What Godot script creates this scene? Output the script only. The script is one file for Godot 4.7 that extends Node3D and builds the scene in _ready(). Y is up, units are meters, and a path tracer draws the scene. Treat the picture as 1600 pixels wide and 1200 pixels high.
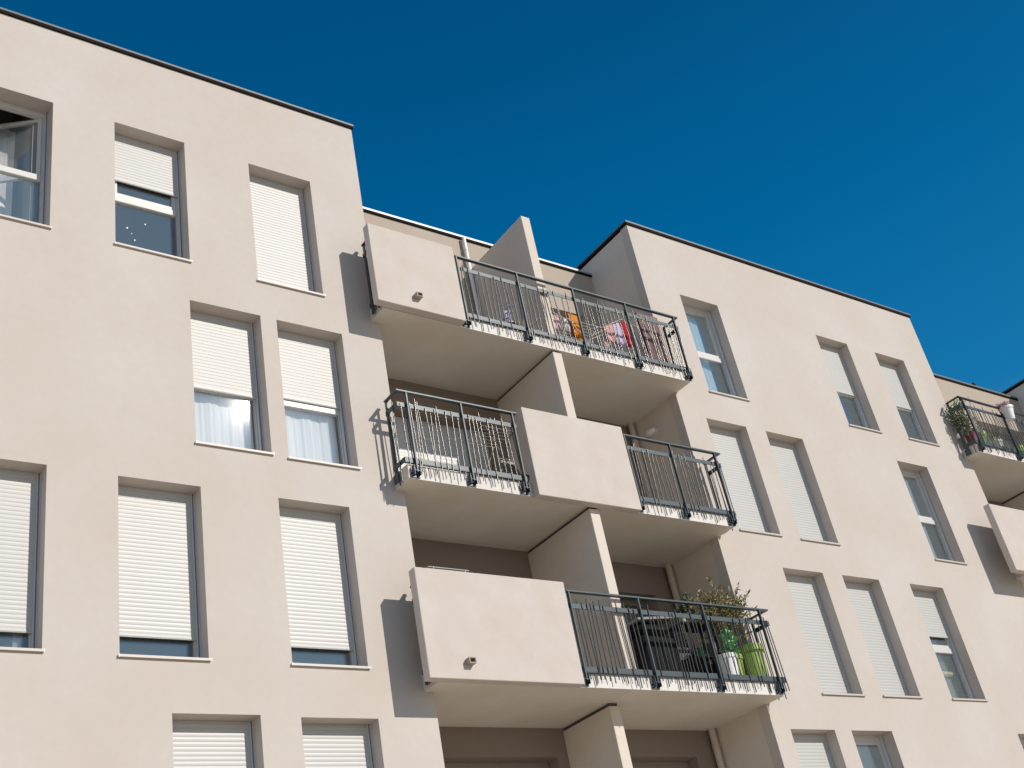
extends Node3D
# A pale rendered apartment block seen from the pavement, loggias with metal railings, deep blue sky.

class Geo:
	var v := PackedVector3Array()
	var n := PackedVector3Array()
	var k := PackedColorArray()
	var tint := Color(1, 1, 1)
	func tri(a: Vector3, b: Vector3, c: Vector3, na: Vector3, nb: Vector3, nc: Vector3) -> void:
		if (b - a).cross(c - a).dot(na + nb + nc) > 0.0:
			v.append_array([a, c, b]); n.append_array([na, nc, nb])
		else:
			v.append_array([a, b, c]); n.append_array([na, nb, nc])
		k.append_array([tint, tint, tint])
	func quad(a: Vector3, b: Vector3, c: Vector3, d: Vector3, m: Vector3) -> void:
		tri(a, b, c, m, m, m); tri(a, c, d, m, m, m)
	func box(lo: Vector3, hi: Vector3) -> void:
		obox(Transform3D(Basis(), (lo + hi) * 0.5), hi - lo)
	func obox(t: Transform3D, size: Vector3) -> void:
		var h := size * 0.5
		for ax in 3:
			for s in [-1.0, 1.0]:
				var m := Vector3(); m[ax] = s
				var u := Vector3(); u[(ax + 1) % 3] = h[(ax + 1) % 3]
				var w := Vector3(); w[(ax + 2) % 3] = h[(ax + 2) % 3]
				var o: Vector3 = m * h[ax]
				quad(t * (o - u - w), t * (o + u - w), t * (o + u + w), t * (o - u + w), (t.basis * m).normalized())
	func cbox(lo: Vector3, hi: Vector3, c: float) -> void:   # box with chamfered edges
		var o := (lo + hi) * 0.5
		var h := (hi - lo) * 0.5
		for ax in 3:
			var bx := (ax + 1) % 3
			var cx := (ax + 2) % 3
			for s in [-1.0, 1.0]:
				var m := Vector3(); m[ax] = s
				var u := Vector3(); u[bx] = h[bx] - c
				var w := Vector3(); w[cx] = h[cx] - c
				var p: Vector3 = o + m * h[ax]
				quad(p - u - w, p + u - w, p + u + w, p - u + w, m)
			for s1 in [-1.0, 1.0]:
				for s2 in [-1.0, 1.0]:
					var p1 := Vector3(); p1[bx] = s1 * h[bx]; p1[cx] = s2 * (h[cx] - c)
					var p2 := Vector3(); p2[bx] = s1 * (h[bx] - c); p2[cx] = s2 * h[cx]
					var e := Vector3(); e[ax] = h[ax] - c
					var m2 := Vector3(); m2[bx] = s1; m2[cx] = s2
					quad(o + p1 - e, o + p1 + e, o + p2 + e, o + p2 - e, m2.normalized())
		for sx in [-1.0, 1.0]:
			for sy in [-1.0, 1.0]:
				for sz in [-1.0, 1.0]:
					var sg := Vector3(sx, sy, sz)
					var q := o + h * sg
					var m3 := sg.normalized()
					tri(q - Vector3(0, sy, sz) * c, q - Vector3(sx, 0, sz) * c, q - Vector3(sx, sy, 0) * c, m3, m3, m3)
	func tube(p: Vector3, q: Vector3, r0: float, r1: float, sides := 8, caps := true) -> void:
		var d := (q - p).normalized()
		var a := d.cross(Vector3(0, 0, 1) if absf(d.z) < 0.9 else Vector3(1, 0, 0)).normalized()
		var b := d.cross(a)
		for i in sides:
			var t0 := TAU * i / sides
			var t1 := TAU * (i + 1) / sides
			var m0 := a * cos(t0) + b * sin(t0)
			var m1 := a * cos(t1) + b * sin(t1)
			tri(p + m0 * r0, p + m1 * r0, q + m1 * r1, m0, m1, m1)
			tri(p + m0 * r0, q + m1 * r1, q + m0 * r1, m0, m1, m0)
			if caps:
				tri(p, p + m0 * r0, p + m1 * r0, -d, -d, -d)
				tri(q, q + m0 * r1, q + m1 * r1, d, d, d)
	func lathe(o: Vector3, prof: Array, sides := 20) -> void:   # prof: [radius, height] pairs
		for j in prof.size() - 1:
			var r0: float = prof[j][0]
			var y0: float = prof[j][1]
			var r1: float = prof[j + 1][0]
			var y1: float = prof[j + 1][1]
			var sl := Vector2(y1 - y0, r0 - r1).normalized()
			for i in sides:
				var t0 := TAU * i / sides
				var t1 := TAU * (i + 1) / sides
				var d0 := Vector3(cos(t0), 0, sin(t0))
				var d1 := Vector3(cos(t1), 0, sin(t1))
				var m0 := (d0 * sl.x + Vector3.UP * sl.y).normalized()
				var m1 := (d1 * sl.x + Vector3.UP * sl.y).normalized()
				tri(o + d0 * r0 + Vector3.UP * y0, o + d1 * r0 + Vector3.UP * y0, o + d1 * r1 + Vector3.UP * y1, m0, m1, m1)
				tri(o + d0 * r0 + Vector3.UP * y0, o + d1 * r1 + Vector3.UP * y1, o + d0 * r1 + Vector3.UP * y1, m0, m1, m0)
	func leaf(p: Vector3, d: Vector3, m: Vector3, l: float, w: float) -> void:   # a small folded leaf of four faces
		var s := d.cross(m).normalized() * w
		var mid := p + d * l * 0.5 - m * w * 0.35
		var tip := p + d * l
		for g in [-1.0, 1.0]:
			var e: Vector3 = p + d * l * 0.45 + s * g
			var nn: Vector3 = (m + s.normalized() * g * 0.4).normalized()
			tri(p, e, mid, nn, nn, nn); tri(mid, e, tip, nn, nn, nn)
	func mesh() -> ArrayMesh:
		var a := []
		a.resize(Mesh.ARRAY_MAX)
		a[Mesh.ARRAY_VERTEX] = v
		a[Mesh.ARRAY_NORMAL] = n
		a[Mesh.ARRAY_COLOR] = k
		var am := ArrayMesh.new()
		am.add_surface_from_arrays(Mesh.PRIMITIVE_TRIANGLES, a)
		return am

var M := {}
var rng := RandomNumberGenerator.new()
var taken := {}
var building: Node3D

func lin(r: float, g: float, b: float, a := 1.0) -> Color:
	var c := Color(r, g, b).linear_to_srgb()
	c.a = a
	return c

func numbered(parent: Node, called: String) -> String:
	var key := str(parent.get_instance_id()) + called
	var i: int = taken.get(key, 0)
	taken[key] = i + 1
	return called if i == 0 else "%s_%03d" % [called, i]

func obj(called: String, shape, m: Material, parent: Node = self) -> MeshInstance3D:
	var o := MeshInstance3D.new()
	o.name = numbered(parent, called)
	o.mesh = shape.mesh() if shape is Geo else shape
	o.material_override = m
	parent.add_child(o, true)
	return o

func group_node(called: String, parent: Node, at := Vector3.ZERO) -> Node3D:
	var o := Node3D.new()
	o.name = numbered(parent, called)
	o.position = at
	parent.add_child(o, true)
	return o

func tag(o: Node, label: String, category := "", group := "") -> Node:
	o.set_meta("label", label)
	if category: o.set_meta("category", category)
	if group: o.set_meta("group", group)
	return o

func thing(called: String, label: String, category: String, at := Vector3.ZERO, group := "") -> Node3D:
	var o := group_node(called, self, at)
	tag(o, label, category, group)
	return o

func mat(c: Color, rough := 0.8, metal := 0.0, spec := 0.5) -> StandardMaterial3D:
	var m := StandardMaterial3D.new()
	m.albedo_color = c
	m.roughness = rough
	m.metallic = metal
	m.metallic_specular = spec
	m.cull_mode = BaseMaterial3D.CULL_DISABLED
	return m

func noise_tex(s: int, freq: float, oct: int, lo: Color, hi: Color, px := 512) -> NoiseTexture2D:
	var f := FastNoiseLite.new()
	f.seed = s
	f.noise_type = FastNoiseLite.TYPE_SIMPLEX_SMOOTH
	f.frequency = freq
	f.fractal_octaves = oct
	var t := NoiseTexture2D.new()
	t.width = px; t.height = px
	t.seamless = true
	t.noise = f
	var g := Gradient.new()
	g.set_color(0, lo); g.set_color(1, hi)
	t.color_ramp = g
	return t

var grain: NoiseTexture2D
var blotch: NoiseTexture2D

func plaster(c: Color, relief := 0.12, scale := 0.09) -> StandardMaterial3D:
	var m := mat(c, 0.93, 0.0, 0.3)
	m.albedo_texture = blotch
	m.uv1_triplanar = true
	m.uv1_world_triplanar = true
	m.uv1_scale = Vector3.ONE * scale
	m.detail_enabled = true
	m.detail_blend_mode = BaseMaterial3D.BLEND_MODE_MUL
	m.detail_albedo = speck
	m.detail_uv_layer = BaseMaterial3D.DETAIL_UV_2
	m.uv2_triplanar = true
	m.uv2_world_triplanar = true
	m.uv2_scale = Vector3.ONE * 0.55
	return m

var speck: NoiseTexture2D

func materials() -> void:
	blotch = noise_tex(3, 0.008, 4, Color(0.965, 0.945, 0.925), Color(1, 1, 1))
	speck = noise_tex(8, 0.02, 5, Color(0.985, 0.98, 0.985), Color(1, 1, 1))
	M.drip = mat(lin(0.014, 0.0135, 0.013), 0.8, 0.0, 0.2)
	M.spout = mat(lin(0.36, 0.31, 0.25), 0.6)
	M.wire = mat(lin(0.42, 0.40, 0.36), 0.5)
	M.render = plaster(lin(0.594, 0.555, 0.519))
	M.reveal = M.render
	M.panel = plaster(lin(0.612, 0.567, 0.530), 0.1, 0.31)
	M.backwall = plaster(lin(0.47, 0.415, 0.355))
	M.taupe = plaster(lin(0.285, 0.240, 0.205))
	M.doorframe = mat(lin(0.22, 0.19, 0.16), 0.5)
	M.sidewall = plaster(lin(0.70, 0.65, 0.585))
	M.soffit = plaster(lin(0.73, 0.70, 0.635), 0.1, 0.17)
	M.edge = plaster(lin(0.74, 0.735, 0.72), 0.1, 0.4)
	M.joint = mat(lin(0.10, 0.085, 0.07), 0.95)
	M.pvc = mat(lin(0.60, 0.595, 0.58), 0.35)
	M.slat = mat(lin(0.495, 0.495, 0.485), 0.45)
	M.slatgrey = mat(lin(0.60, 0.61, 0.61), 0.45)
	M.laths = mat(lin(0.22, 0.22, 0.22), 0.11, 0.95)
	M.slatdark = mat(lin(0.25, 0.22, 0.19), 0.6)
	M.airwire = mat(lin(0.20, 0.19, 0.17), 0.5)
	M.guide = mat(lin(0.60, 0.62, 0.64), 0.4, 0.2)
	M.gasket = mat(lin(0.02, 0.02, 0.02), 0.6)
	M.sill = mat(lin(0.52, 0.48, 0.44), 0.45)
	M.cap = mat(lin(0.13, 0.135, 0.14), 0.5, 0.2)
	M.zinc = mat(lin(0.40, 0.41, 0.42), 0.45, 0.2)
	M.rail = mat(lin(0.036, 0.056, 0.068), 0.42, 0.1)
	M.rod = mat(lin(0.085, 0.083, 0.08), 0.23, 0.45)
	M.bolt = mat(lin(0.6, 0.6, 0.6), 0.3, 0.8)
	M.pipe = mat(lin(0.56, 0.49, 0.42), 0.5)
	M.whitepipe = mat(lin(0.80, 0.80, 0.79), 0.4)
	M.room = mat(lin(0.26, 0.25, 0.235), 0.9)
	M.glass = mat(Color(0.75, 0.85, 0.9, 0.04), 0.02, 0.0, 0.7)
	M.glass.transparency = BaseMaterial3D.TRANSPARENCY_ALPHA
	M.curtain = mat(lin(0.82, 0.83, 0.84), 0.9)
	M.curtain.backlight_enabled = true
	M.curtain.backlight = Color(0.5, 0.5, 0.5)
	M.curtainblue = mat(lin(0.40, 0.52, 0.60), 0.9)
	M.wood = mat(lin(0.30, 0.24, 0.18), 0.7)
	M.black = mat(lin(0.006, 0.006, 0.0065), 0.7, 0.0, 0.3)
	M.white = mat(lin(0.82, 0.82, 0.82), 0.4)
	M.lime = mat(lin(0.31, 0.43, 0.08), 0.45)
	M.roof = mat(lin(0.25, 0.24, 0.23), 0.9)
	M.ground = plaster(lin(0.53, 0.455, 0.355), 0.3, 0.05)

func facade(called: String, x0: float, x1: float, y0: float, y1: float, holes: Array, thick := 0.19, deep := 0.31) -> Node3D:
	# a rendered wall facing +z with real openings and plaster reveals
	var g := Geo.new()
	var xs := [x0, x1]
	var ys := [y0, y1]
	for h in holes:
		xs.append_array([h[0], h[1]]); ys.append_array([h[2], h[3]])
	xs.sort(); ys.sort()
	for i in xs.size() - 1:
		if xs[i + 1] - xs[i] < 1e-5: continue
		for j in ys.size() - 1:
			if ys[j + 1] - ys[j] < 1e-5: continue
			var cx: float = (xs[i] + xs[i + 1]) * 0.5
			var cy: float = (ys[j] + ys[j + 1]) * 0.5
			var open := false
			for h in holes:
				if cx > h[0] and cx < h[1] and cy > h[2] and cy < h[3]: open = true
			if open: continue
			for s in [0.0, -thick]:
				g.quad(Vector3(xs[i], ys[j], s), Vector3(xs[i + 1], ys[j], s), Vector3(xs[i + 1], ys[j + 1], s), Vector3(xs[i], ys[j + 1], s), Vector3(0, 0, 1 if s == 0.0 else -1))
	for x in [x0, x1]:
		g.quad(Vector3(x, y0, 0), Vector3(x, y0, -thick), Vector3(x, y1, -thick), Vector3(x, y1, 0), Vector3(-1 if x == x0 else 1, 0, 0))
	g.quad(Vector3(x0, y1, 0), Vector3(x1, y1, 0), Vector3(x1, y1, -thick), Vector3(x0, y1, -thick), Vector3.UP)
	for h in holes:
		var a: float = h[0]
		var b: float = h[1]
		var c: float = h[2]
		var d: float = h[3]
		g.quad(Vector3(a, c, 0), Vector3(a, d, 0), Vector3(a, d, -deep), Vector3(a, c, -deep), Vector3(1, 0, 0))
		g.quad(Vector3(b, c, 0), Vector3(b, d, 0), Vector3(b, d, -deep), Vector3(b, c, -deep), Vector3(-1, 0, 0))
		g.quad(Vector3(a, d, 0), Vector3(b, d, 0), Vector3(b, d, -deep), Vector3(a, d, -deep), Vector3(0, -1, 0))
		g.quad(Vector3(a, c, 0), Vector3(b, c, 0), Vector3(b, c, -deep), Vector3(a, c, -deep), Vector3(0, 1, 0))
	return obj(called, g, M.render, building)

var shutter_shapes := {}

func shutter_shape(w: float, h: float) -> ArrayMesh:
	var key := "%.2f_%.3f" % [w, h]
	if shutter_shapes.has(key): return shutter_shapes[key]
	var g := Geo.new()
	var pitch := 0.052
	var y := 0.04
	var prof := [[0.0, -0.0025], [0.10, 0.0], [0.5, 0.0018], [0.91, 0.0003], [0.955, -0.0025], [1.0, -0.0025]]
	while y < h:
		var top := minf(y + pitch, h)
		for i in prof.size() - 1:
			var ya: float = y + (top - y) * prof[i][0]
			var yb: float = y + (top - y) * prof[i + 1][0]
			var za: float = prof[i][1]
			var zb: float = prof[i + 1][1]
			g.quad(Vector3(-w / 2, ya, za), Vector3(w / 2, ya, za), Vector3(w / 2, yb, zb), Vector3(-w / 2, yb, zb), Vector3(0, za - zb, yb - ya + 1e-6).normalized())
		y = top
	g.quad(Vector3(-w / 2, 0.03, -0.014), Vector3(w / 2, 0.03, -0.014), Vector3(w / 2, h, -0.014), Vector3(-w / 2, h, -0.014), Vector3(0, 0, -1))
	var ms := g.mesh()
	shutter_shapes[key] = ms
	return ms

var lath_shapes := {}

func lath_shape(w: float) -> ArrayMesh:
	var key := "%.2f" % w
	if not lath_shapes.has(key):
		var g := Geo.new()
		g.box(Vector3(-w / 2, 0, -0.014), Vector3(w / 2, 0.042, 0.004))
		g.tube(Vector3(-w / 2, 0.012, 0.0), Vector3(w / 2, 0.012, 0.0), 0.009, 0.009, 12)
		lath_shapes[key] = g.mesh()
	return lath_shapes[key]

# state: open fraction is given by "down", the height above the sill at which the shutter ends (0 closed, -1 none)
func window(x0: float, x1: float, y0: float, y1: float, down: float, tilt := 0.0, name_of := "") -> Node3D:
	var w := group_node("window", building)
	if name_of: w.set_meta("label", name_of)
	var tr := y0 + 1.005     # the transom
	var f := Geo.new()
	var zb := -0.305
	var zf := -0.245
	f.box(Vector3(x0, y0, zb), Vector3(x0 + 0.06, y1, zf))
	f.box(Vector3(x1 - 0.06, y0, zb), Vector3(x1, y1, zf))
	f.box(Vector3(x0 + 0.06, y0, zb), Vector3(x1 - 0.06, y0 + 0.06, zf))
	f.box(Vector3(x0 + 0.06, y1 - 0.09, zb), Vector3(x1 - 0.06, y1, zf))
	obj("frame", f, M.pvc, w)
	var t := Geo.new()
	t.cbox(Vector3(x0 + 0.06, tr - 0.05, zb), Vector3(x1 - 0.06, tr + 0.05, -0.236), 0.006)
	obj("transom", t, M.pvc, w)
	for x in [x0, x1 - 0.045]:
		var gd := Geo.new()
		gd.box(Vector3(x, y0 + 0.022, -0.243), Vector3(x + 0.014, y1, -0.198))
		gd.box(Vector3(x + 0.031, y0 + 0.022, -0.243), Vector3(x + 0.045, y1, -0.198))
		gd.box(Vector3(x + 0.014, y0 + 0.022, -0.243), Vector3(x + 0.031, y1, -0.236))
		obj("guide_rail", gd, M.guide, w)
	# lower fixed pane, double glazed
	var p := Geo.new()
	for z in [-0.272, -0.288]:
		var lean := 0.024 if absf(x0 - 5.219) < 0.01 else 0.0      # tilt added to bring the sun glint up under the shutter
		p.obox(Transform3D(Basis(Vector3(1, 0, 0), lean), Vector3((x0 + x1) / 2, (y0 + tr + 0.01) / 2, z)), Vector3(x1 - x0 - 0.12, tr - y0 - 0.11, 0.006))
	obj("pane", p, M.glass, w)
	# upper opening sash
	var s := group_node("sash", w)
	s.position = Vector3(x1 - 0.062, 0, -0.262)
	s.rotation.y = tilt
	var sw := x1 - x0 - 0.124
	var yb := tr + 0.052
	var yt := y1 - 0.092
	var sg := Geo.new()
	sg.box(Vector3(-sw, yb, -0.03), Vector3(-sw + 0.055, yt, 0.012))
	sg.box(Vector3(-0.055, yb, -0.03), Vector3(0, yt, 0.012))
	sg.box(Vector3(-sw + 0.055, yb, -0.03), Vector3(-0.055, yb + 0.055, 0.012))
	sg.box(Vector3(-sw + 0.055, yt - 0.055, -0.03), Vector3(-0.055, yt, 0.012))
	# the sash is one mesh with its pane laid in as a second surface
	var am: ArrayMesh = sg.mesh()
	var pg := Geo.new()
	for z in [-0.004, -0.02]:
		pg.box(Vector3(-sw + 0.055, yb + 0.055, z - 0.003), Vector3(-0.055, yt - 0.055, z + 0.003))
	var arr := pg.mesh().surface_get_arrays(0)
	am.add_surface_from_arrays(Mesh.PRIMITIVE_TRIANGLES, arr)
	s.queue_free()
	w.remove_child(s)
	var so := MeshInstance3D.new()
	so.name = "sash"
	so.mesh = am
	so.set_surface_override_material(0, M.pvc)
	so.set_surface_override_material(1, M.glass)
	so.position = Vector3(x1 - 0.062, 0, -0.262)
	so.rotation.y = tilt
	w.add_child(so)
	# sill: sloping sheet with a drip lip
	var sl := Geo.new()
	var a := Vector3(x0 - 0.012, 0, 0)
	var b := Vector3(x1 + 0.012, 0, 0)
	sl.box(Vector3(x0 + 0.001, y0 - 0.004, -0.245), Vector3(x1 - 0.001, y0 + 0.012, 0.0))
	sl.box(Vector3(a.x, y0 - 0.022, 0.002), Vector3(b.x, y0 + 0.006, 0.032))
	obj("sill", sl, M.sill, w)
	for x in [x0 - 0.022, x1 + 0.008]:
		var es := Geo.new()
		es.box(Vector3(x + 0.004, y0 - 0.024, 0.002), Vector3(x + 0.010, y0 + 0.007, 0.034))
		obj("sill_end", es, M.guide, w)
	if down >= 0.0:
		var yb2 := y0 + maxf(down, 0.02)
		var sh := obj("shutter", shutter_shape(x1 - x0 - 0.066, y1 - yb2), M.slat, w)
		sh.position = Vector3((x0 + x1) / 2, yb2, -0.216)
		var la := obj("bottom_lath", lath_shape(x1 - x0 - 0.066), M.slat, w)
		la.position = Vector3((x0 + x1) / 2, yb2, -0.216)
	return w

func block(x0: float, x1: float, top: float, holes: Array, left_open: bool, right_open: bool) -> void:
	facade("facade_wall", x0, x1, 0.0, top, holes)
	var xl := x0 + (0.012 if left_open else 0.0)
	for e in [[xl, xl + 0.28, left_open], [x1 - 0.012 - 0.28, x1 - 0.012, right_open]]:
		var g := Geo.new()
		g.box(Vector3(e[0], 0, -12), Vector3(e[1], top - 0.01, -0.19))
		obj("side_wall", g, M.sidewall, building)
	var r := Geo.new()
	r.box(Vector3(xl + 0.28, top - 0.55, -12), Vector3(x1 - 0.292, top - 0.35, -0.33))
	obj("roof", r, M.roof, building)
	var b := Geo.new()
	b.box(Vector3(xl + 0.28, 0, -12), Vector3(x1 - 0.292, top - 0.55, -11.8))
	obj("rear_wall", b, M.sidewall, building)
	for yy in [0.64, 3.41, 6.18, 8.95, 11.72]:
		var fl := Geo.new()
		fl.box(Vector3(xl + 0.28, yy, -11.8), Vector3(x1 - 0.292, yy + 0.22, -0.32))
		obj("floor", fl, M.room, building)
	var iw := Geo.new()
	iw.box(Vector3(xl + 0.28, 0.1, -5.2), Vector3(x1 - 0.292, top - 0.56, -5.05))
	var px := x0 + 3.45
	while px < x1 - 0.5:
		iw.box(Vector3(px, 0.1, -5.05), Vector3(px + 0.1, top - 0.56, -0.32))
		px += 2.95
	obj("inner_wall", iw, M.room, building)
	# folded metal coping round the parapet: a grey sheet over a dark drip edge
	var c := Geo.new()
	var k := Geo.new()
	k.box(Vector3(x0 - 0.028, top + 0.001, -0.28), Vector3(x1 + 0.028, top + 0.049, 0.029))
	c.box(Vector3(x0 - 0.034, top + 0.049, -0.28), Vector3(x1 + 0.034, top + 0.084, 0.034))
	for e in [[x0, -1.0, left_open], [x1, 1.0, right_open]]:
		if not e[2]: continue
		var xx: float = e[0]
		var s: float = e[1]
		k.box(Vector3(minf(xx + s * 0.028, xx - s * 0.30), top + 0.001, -12), Vector3(maxf(xx + s * 0.028, xx - s * 0.30), top + 0.048, -0.2801))
		c.box(Vector3(minf(xx + s * 0.034, xx - s * 0.30), top + 0.0485, -12), Vector3(maxf(xx + s * 0.034, xx - s * 0.30), top + 0.083, -0.2801))
	var sx := x0 + 1.7
	while sx < x1:      # lapped joints of the sheet
		c.box(Vector3(sx, top + 0.047, -0.27), Vector3(sx + 0.05, top + 0.0865, 0.0365))
		sx += 2.5
	var co := obj("coping", c, M.cap, building)
	obj("drip_edge", k, M.drip, co)

func bay_door(x0: float, x1: float, yl: float, yf: float, down: float) -> void:
	# a wide balcony door set into the back wall of a loggia, with its roller shutter
	var d := group_node("balcony_door", building)
	var z := -1.50
	var f := Geo.new()
	for x in [x0, (x0 + x1) / 2 - 0.05, x1 - 0.09]:
		f.box(Vector3(x, yf, z - 0.05), Vector3(x + (0.09 if x != (x0 + x1) / 2 - 0.05 else 0.1), yl, z + 0.012))
	f.box(Vector3(x0 + 0.09, yl - 0.1, z - 0.05), Vector3(x1 - 0.09, yl, z + 0.010))
	f.box(Vector3(x0 + 0.09, yf, z - 0.05), Vector3(x1 - 0.09, yf + 0.12, z + 0.010))
	obj("frame", f, M.doorframe, d)
	var p := Geo.new()
	for zz in [-0.014, -0.03]:
		p.box(Vector3(x0 + 0.09, yf + 0.12, z + zz - 0.003), Vector3(x1 - 0.09, yl - 0.1, z + zz + 0.003))
	obj("pane", p, M.glass, d)
	if down >= 0.0:
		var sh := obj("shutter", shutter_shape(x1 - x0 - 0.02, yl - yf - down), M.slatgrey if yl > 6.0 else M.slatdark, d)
		sh.position = Vector3((x0 + x1) / 2, yf + down, z + 0.05)

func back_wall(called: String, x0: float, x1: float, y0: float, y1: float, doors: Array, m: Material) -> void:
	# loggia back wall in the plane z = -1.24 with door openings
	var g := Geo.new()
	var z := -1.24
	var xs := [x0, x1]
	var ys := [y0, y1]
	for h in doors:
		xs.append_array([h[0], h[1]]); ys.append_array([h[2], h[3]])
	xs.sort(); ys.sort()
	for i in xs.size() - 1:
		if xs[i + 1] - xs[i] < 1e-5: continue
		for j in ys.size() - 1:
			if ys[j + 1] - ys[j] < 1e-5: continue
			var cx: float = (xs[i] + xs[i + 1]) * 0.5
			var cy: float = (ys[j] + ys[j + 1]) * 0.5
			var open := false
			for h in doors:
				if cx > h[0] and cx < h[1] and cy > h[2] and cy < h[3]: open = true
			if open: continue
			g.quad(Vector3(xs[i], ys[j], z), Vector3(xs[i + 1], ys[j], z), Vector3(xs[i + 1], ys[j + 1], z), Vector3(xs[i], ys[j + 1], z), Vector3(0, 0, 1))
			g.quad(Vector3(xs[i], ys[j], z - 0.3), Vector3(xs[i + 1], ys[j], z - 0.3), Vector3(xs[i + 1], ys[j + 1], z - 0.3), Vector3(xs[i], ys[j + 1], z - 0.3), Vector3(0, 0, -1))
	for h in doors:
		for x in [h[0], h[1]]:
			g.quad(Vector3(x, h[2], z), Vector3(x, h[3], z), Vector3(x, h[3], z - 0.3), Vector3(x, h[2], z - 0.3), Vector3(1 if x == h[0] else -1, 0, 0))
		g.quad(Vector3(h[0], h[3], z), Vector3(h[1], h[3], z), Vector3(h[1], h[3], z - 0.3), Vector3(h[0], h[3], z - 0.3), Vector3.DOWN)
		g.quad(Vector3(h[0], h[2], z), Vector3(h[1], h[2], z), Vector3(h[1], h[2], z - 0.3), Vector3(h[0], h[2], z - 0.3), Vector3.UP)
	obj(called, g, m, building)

var rod_shape: ArrayMesh

func rod(parent: Node, p: Vector3, q: Vector3) -> void:
	var o := obj("picket", rod_shape, M.rod, parent)
	var d := q - p
	var l := d.length()
	var y := d / l
	var x := y.cross(Vector3(0, 0, 1)).normalized()
	o.transform = Transform3D(Basis(x, y * l, x.cross(y)), (p + q) * 0.5)

func railing(x0: float, x1: float, soff: float, posts: Array, left_return: float, right_return: float, label := "") -> void:
	# left_return / right_return: the z where the side rail ends near the wall, or 1 for none
	var r := group_node("balcony_railing", building)
	if label: r.set_meta("label", label)
	var cap := soff + 1.325
	var ub := soff + 1.125
	var lb := soff + (0.26 if x0 < 8.0 else 0.235)
	var bars := Geo.new()
	var c := Geo.new()
	c.cbox(Vector3(x0, cap - 0.014, 0.388), Vector3(x1, cap + 0.014, 0.446), 0.003)
	var u := Geo.new()
	u.cbox(Vector3(x0 + 0.01, ub - 0.036, 0.392), Vector3(x1 - 0.01, ub + 0.036, 0.402), 0.002)
	var l := Geo.new()
	l.cbox(Vector3(x0 + 0.01, lb - 0.036, 0.392), Vector3(x1 - 0.01, lb + 0.036, 0.402), 0.002)
	l.box(Vector3(x0 + 0.01, lb - 0.044, 0.364), Vector3(x1 - 0.01, lb - 0.0365, 0.402))
	for e in [[x0, left_return, 1.0], [x1, right_return, -1.0]]:
		var z1: float = e[1]
		if z1 >= 1.0: continue
		var xa: float = minf(e[0], e[0] + e[2] * 0.05)
		var xo: float = e[0] + e[2] * 0.012
		c.cbox(Vector3(xa, cap - 0.013, z1), Vector3(xa + 0.05, cap + 0.013, 0.3875), 0.003)
		u.box(Vector3(xo - 0.006, ub - 0.035, z1), Vector3(xo + 0.006, ub + 0.035, 0.3915))
		l.box(Vector3(xo - 0.006, lb - 0.035, z1), Vector3(xo + 0.006, lb + 0.035, 0.3915))
		var po := Geo.new()
		po.cbox(Vector3(xa + 0.008, soff + 0.06, z1 + 0.01), Vector3(xa + 0.03, cap - 0.0145, z1 + 0.06), 0.002)
		po.box(Vector3(xa + 0.004, soff + 0.03, z1 - 0.02), Vector3(xa + 0.016, soff + 0.16, z1 + 0.09))
		obj("post", po, M.rail, r)
		var zz := z1 + 0.10
		while zz < 0.38:
			var xr: float = xo + (0.012 if rng.randf() < 0.5 else -0.012)
			rod(r, Vector3(xr + rng.randf_range(-0.004, 0.004), soff + rng.randf_range(-0.05, 0.12), zz + rng.randf_range(-0.02, 0.02)), Vector3(xr, ub + rng.randf_range(0.01, 0.1), zz + rng.randf_range(-0.02, 0.02)))
			zz += rng.randf_range(0.07, 0.12)
	obj("top_rail", c, M.rail, r)
	obj("upper_bar", u, M.rail, r)
	obj("lower_bar", l, M.rail, r)
	for x in posts:
		var p := Geo.new()
		p.cbox(Vector3(x - 0.012, soff + 0.07, 0.4025), Vector3(x + 0.012, cap - 0.0145, 0.445), 0.002)
		obj("post", p, M.rail, r)
		var b := Geo.new()
		b.cbox(Vector3(x - 0.07, soff + 0.012, 0.3615), Vector3(x + 0.07, soff + 0.085, 0.3745), 0.002)
		for q in [-0.05, 0.042]:
			b.box(Vector3(x + q, soff + 0.030, 0.3745), Vector3(x + q + 0.008, soff + 0.175, 0.440))
		b.box(Vector3(x - 0.042, soff + 0.088, 0.3745), Vector3(x + 0.042, soff + 0.096, 0.440))
		obj("bracket", b, M.rail, r)
		var bo := Geo.new()
		for s in [-0.06, 0.06]:
			bo.tube(Vector3(x + s, soff + 0.045, 0.374), Vector3(x + s, soff + 0.045, 0.388), 0.009, 0.009, 6)
		obj("bolt", bo, M.bolt, r)
	var x := x0 + 0.07
	while x < x1 - 0.02:
		var front := rng.randf() < 0.5
		var z := 0.4095 if front else 0.3845
		var lean := rng.randf_range(-0.07, 0.05)
		var near := false
		for p in posts:
			if absf(p - x) < 0.05 and front: near = true
		if not near:
			var t := ub + rng.randf_range(-0.01, 0.13) * (1.0 if rng.randf() < 0.8 else 0.3)
			var b := soff + rng.randf_range(-0.005, 0.13)
			rod(r, Vector3(x - lean * 0.5, b, z), Vector3(x + lean * 0.5, t, z + rng.randf_range(-0.002, 0.004)))
		x += rng.randf_range(0.05, 0.115)

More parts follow.
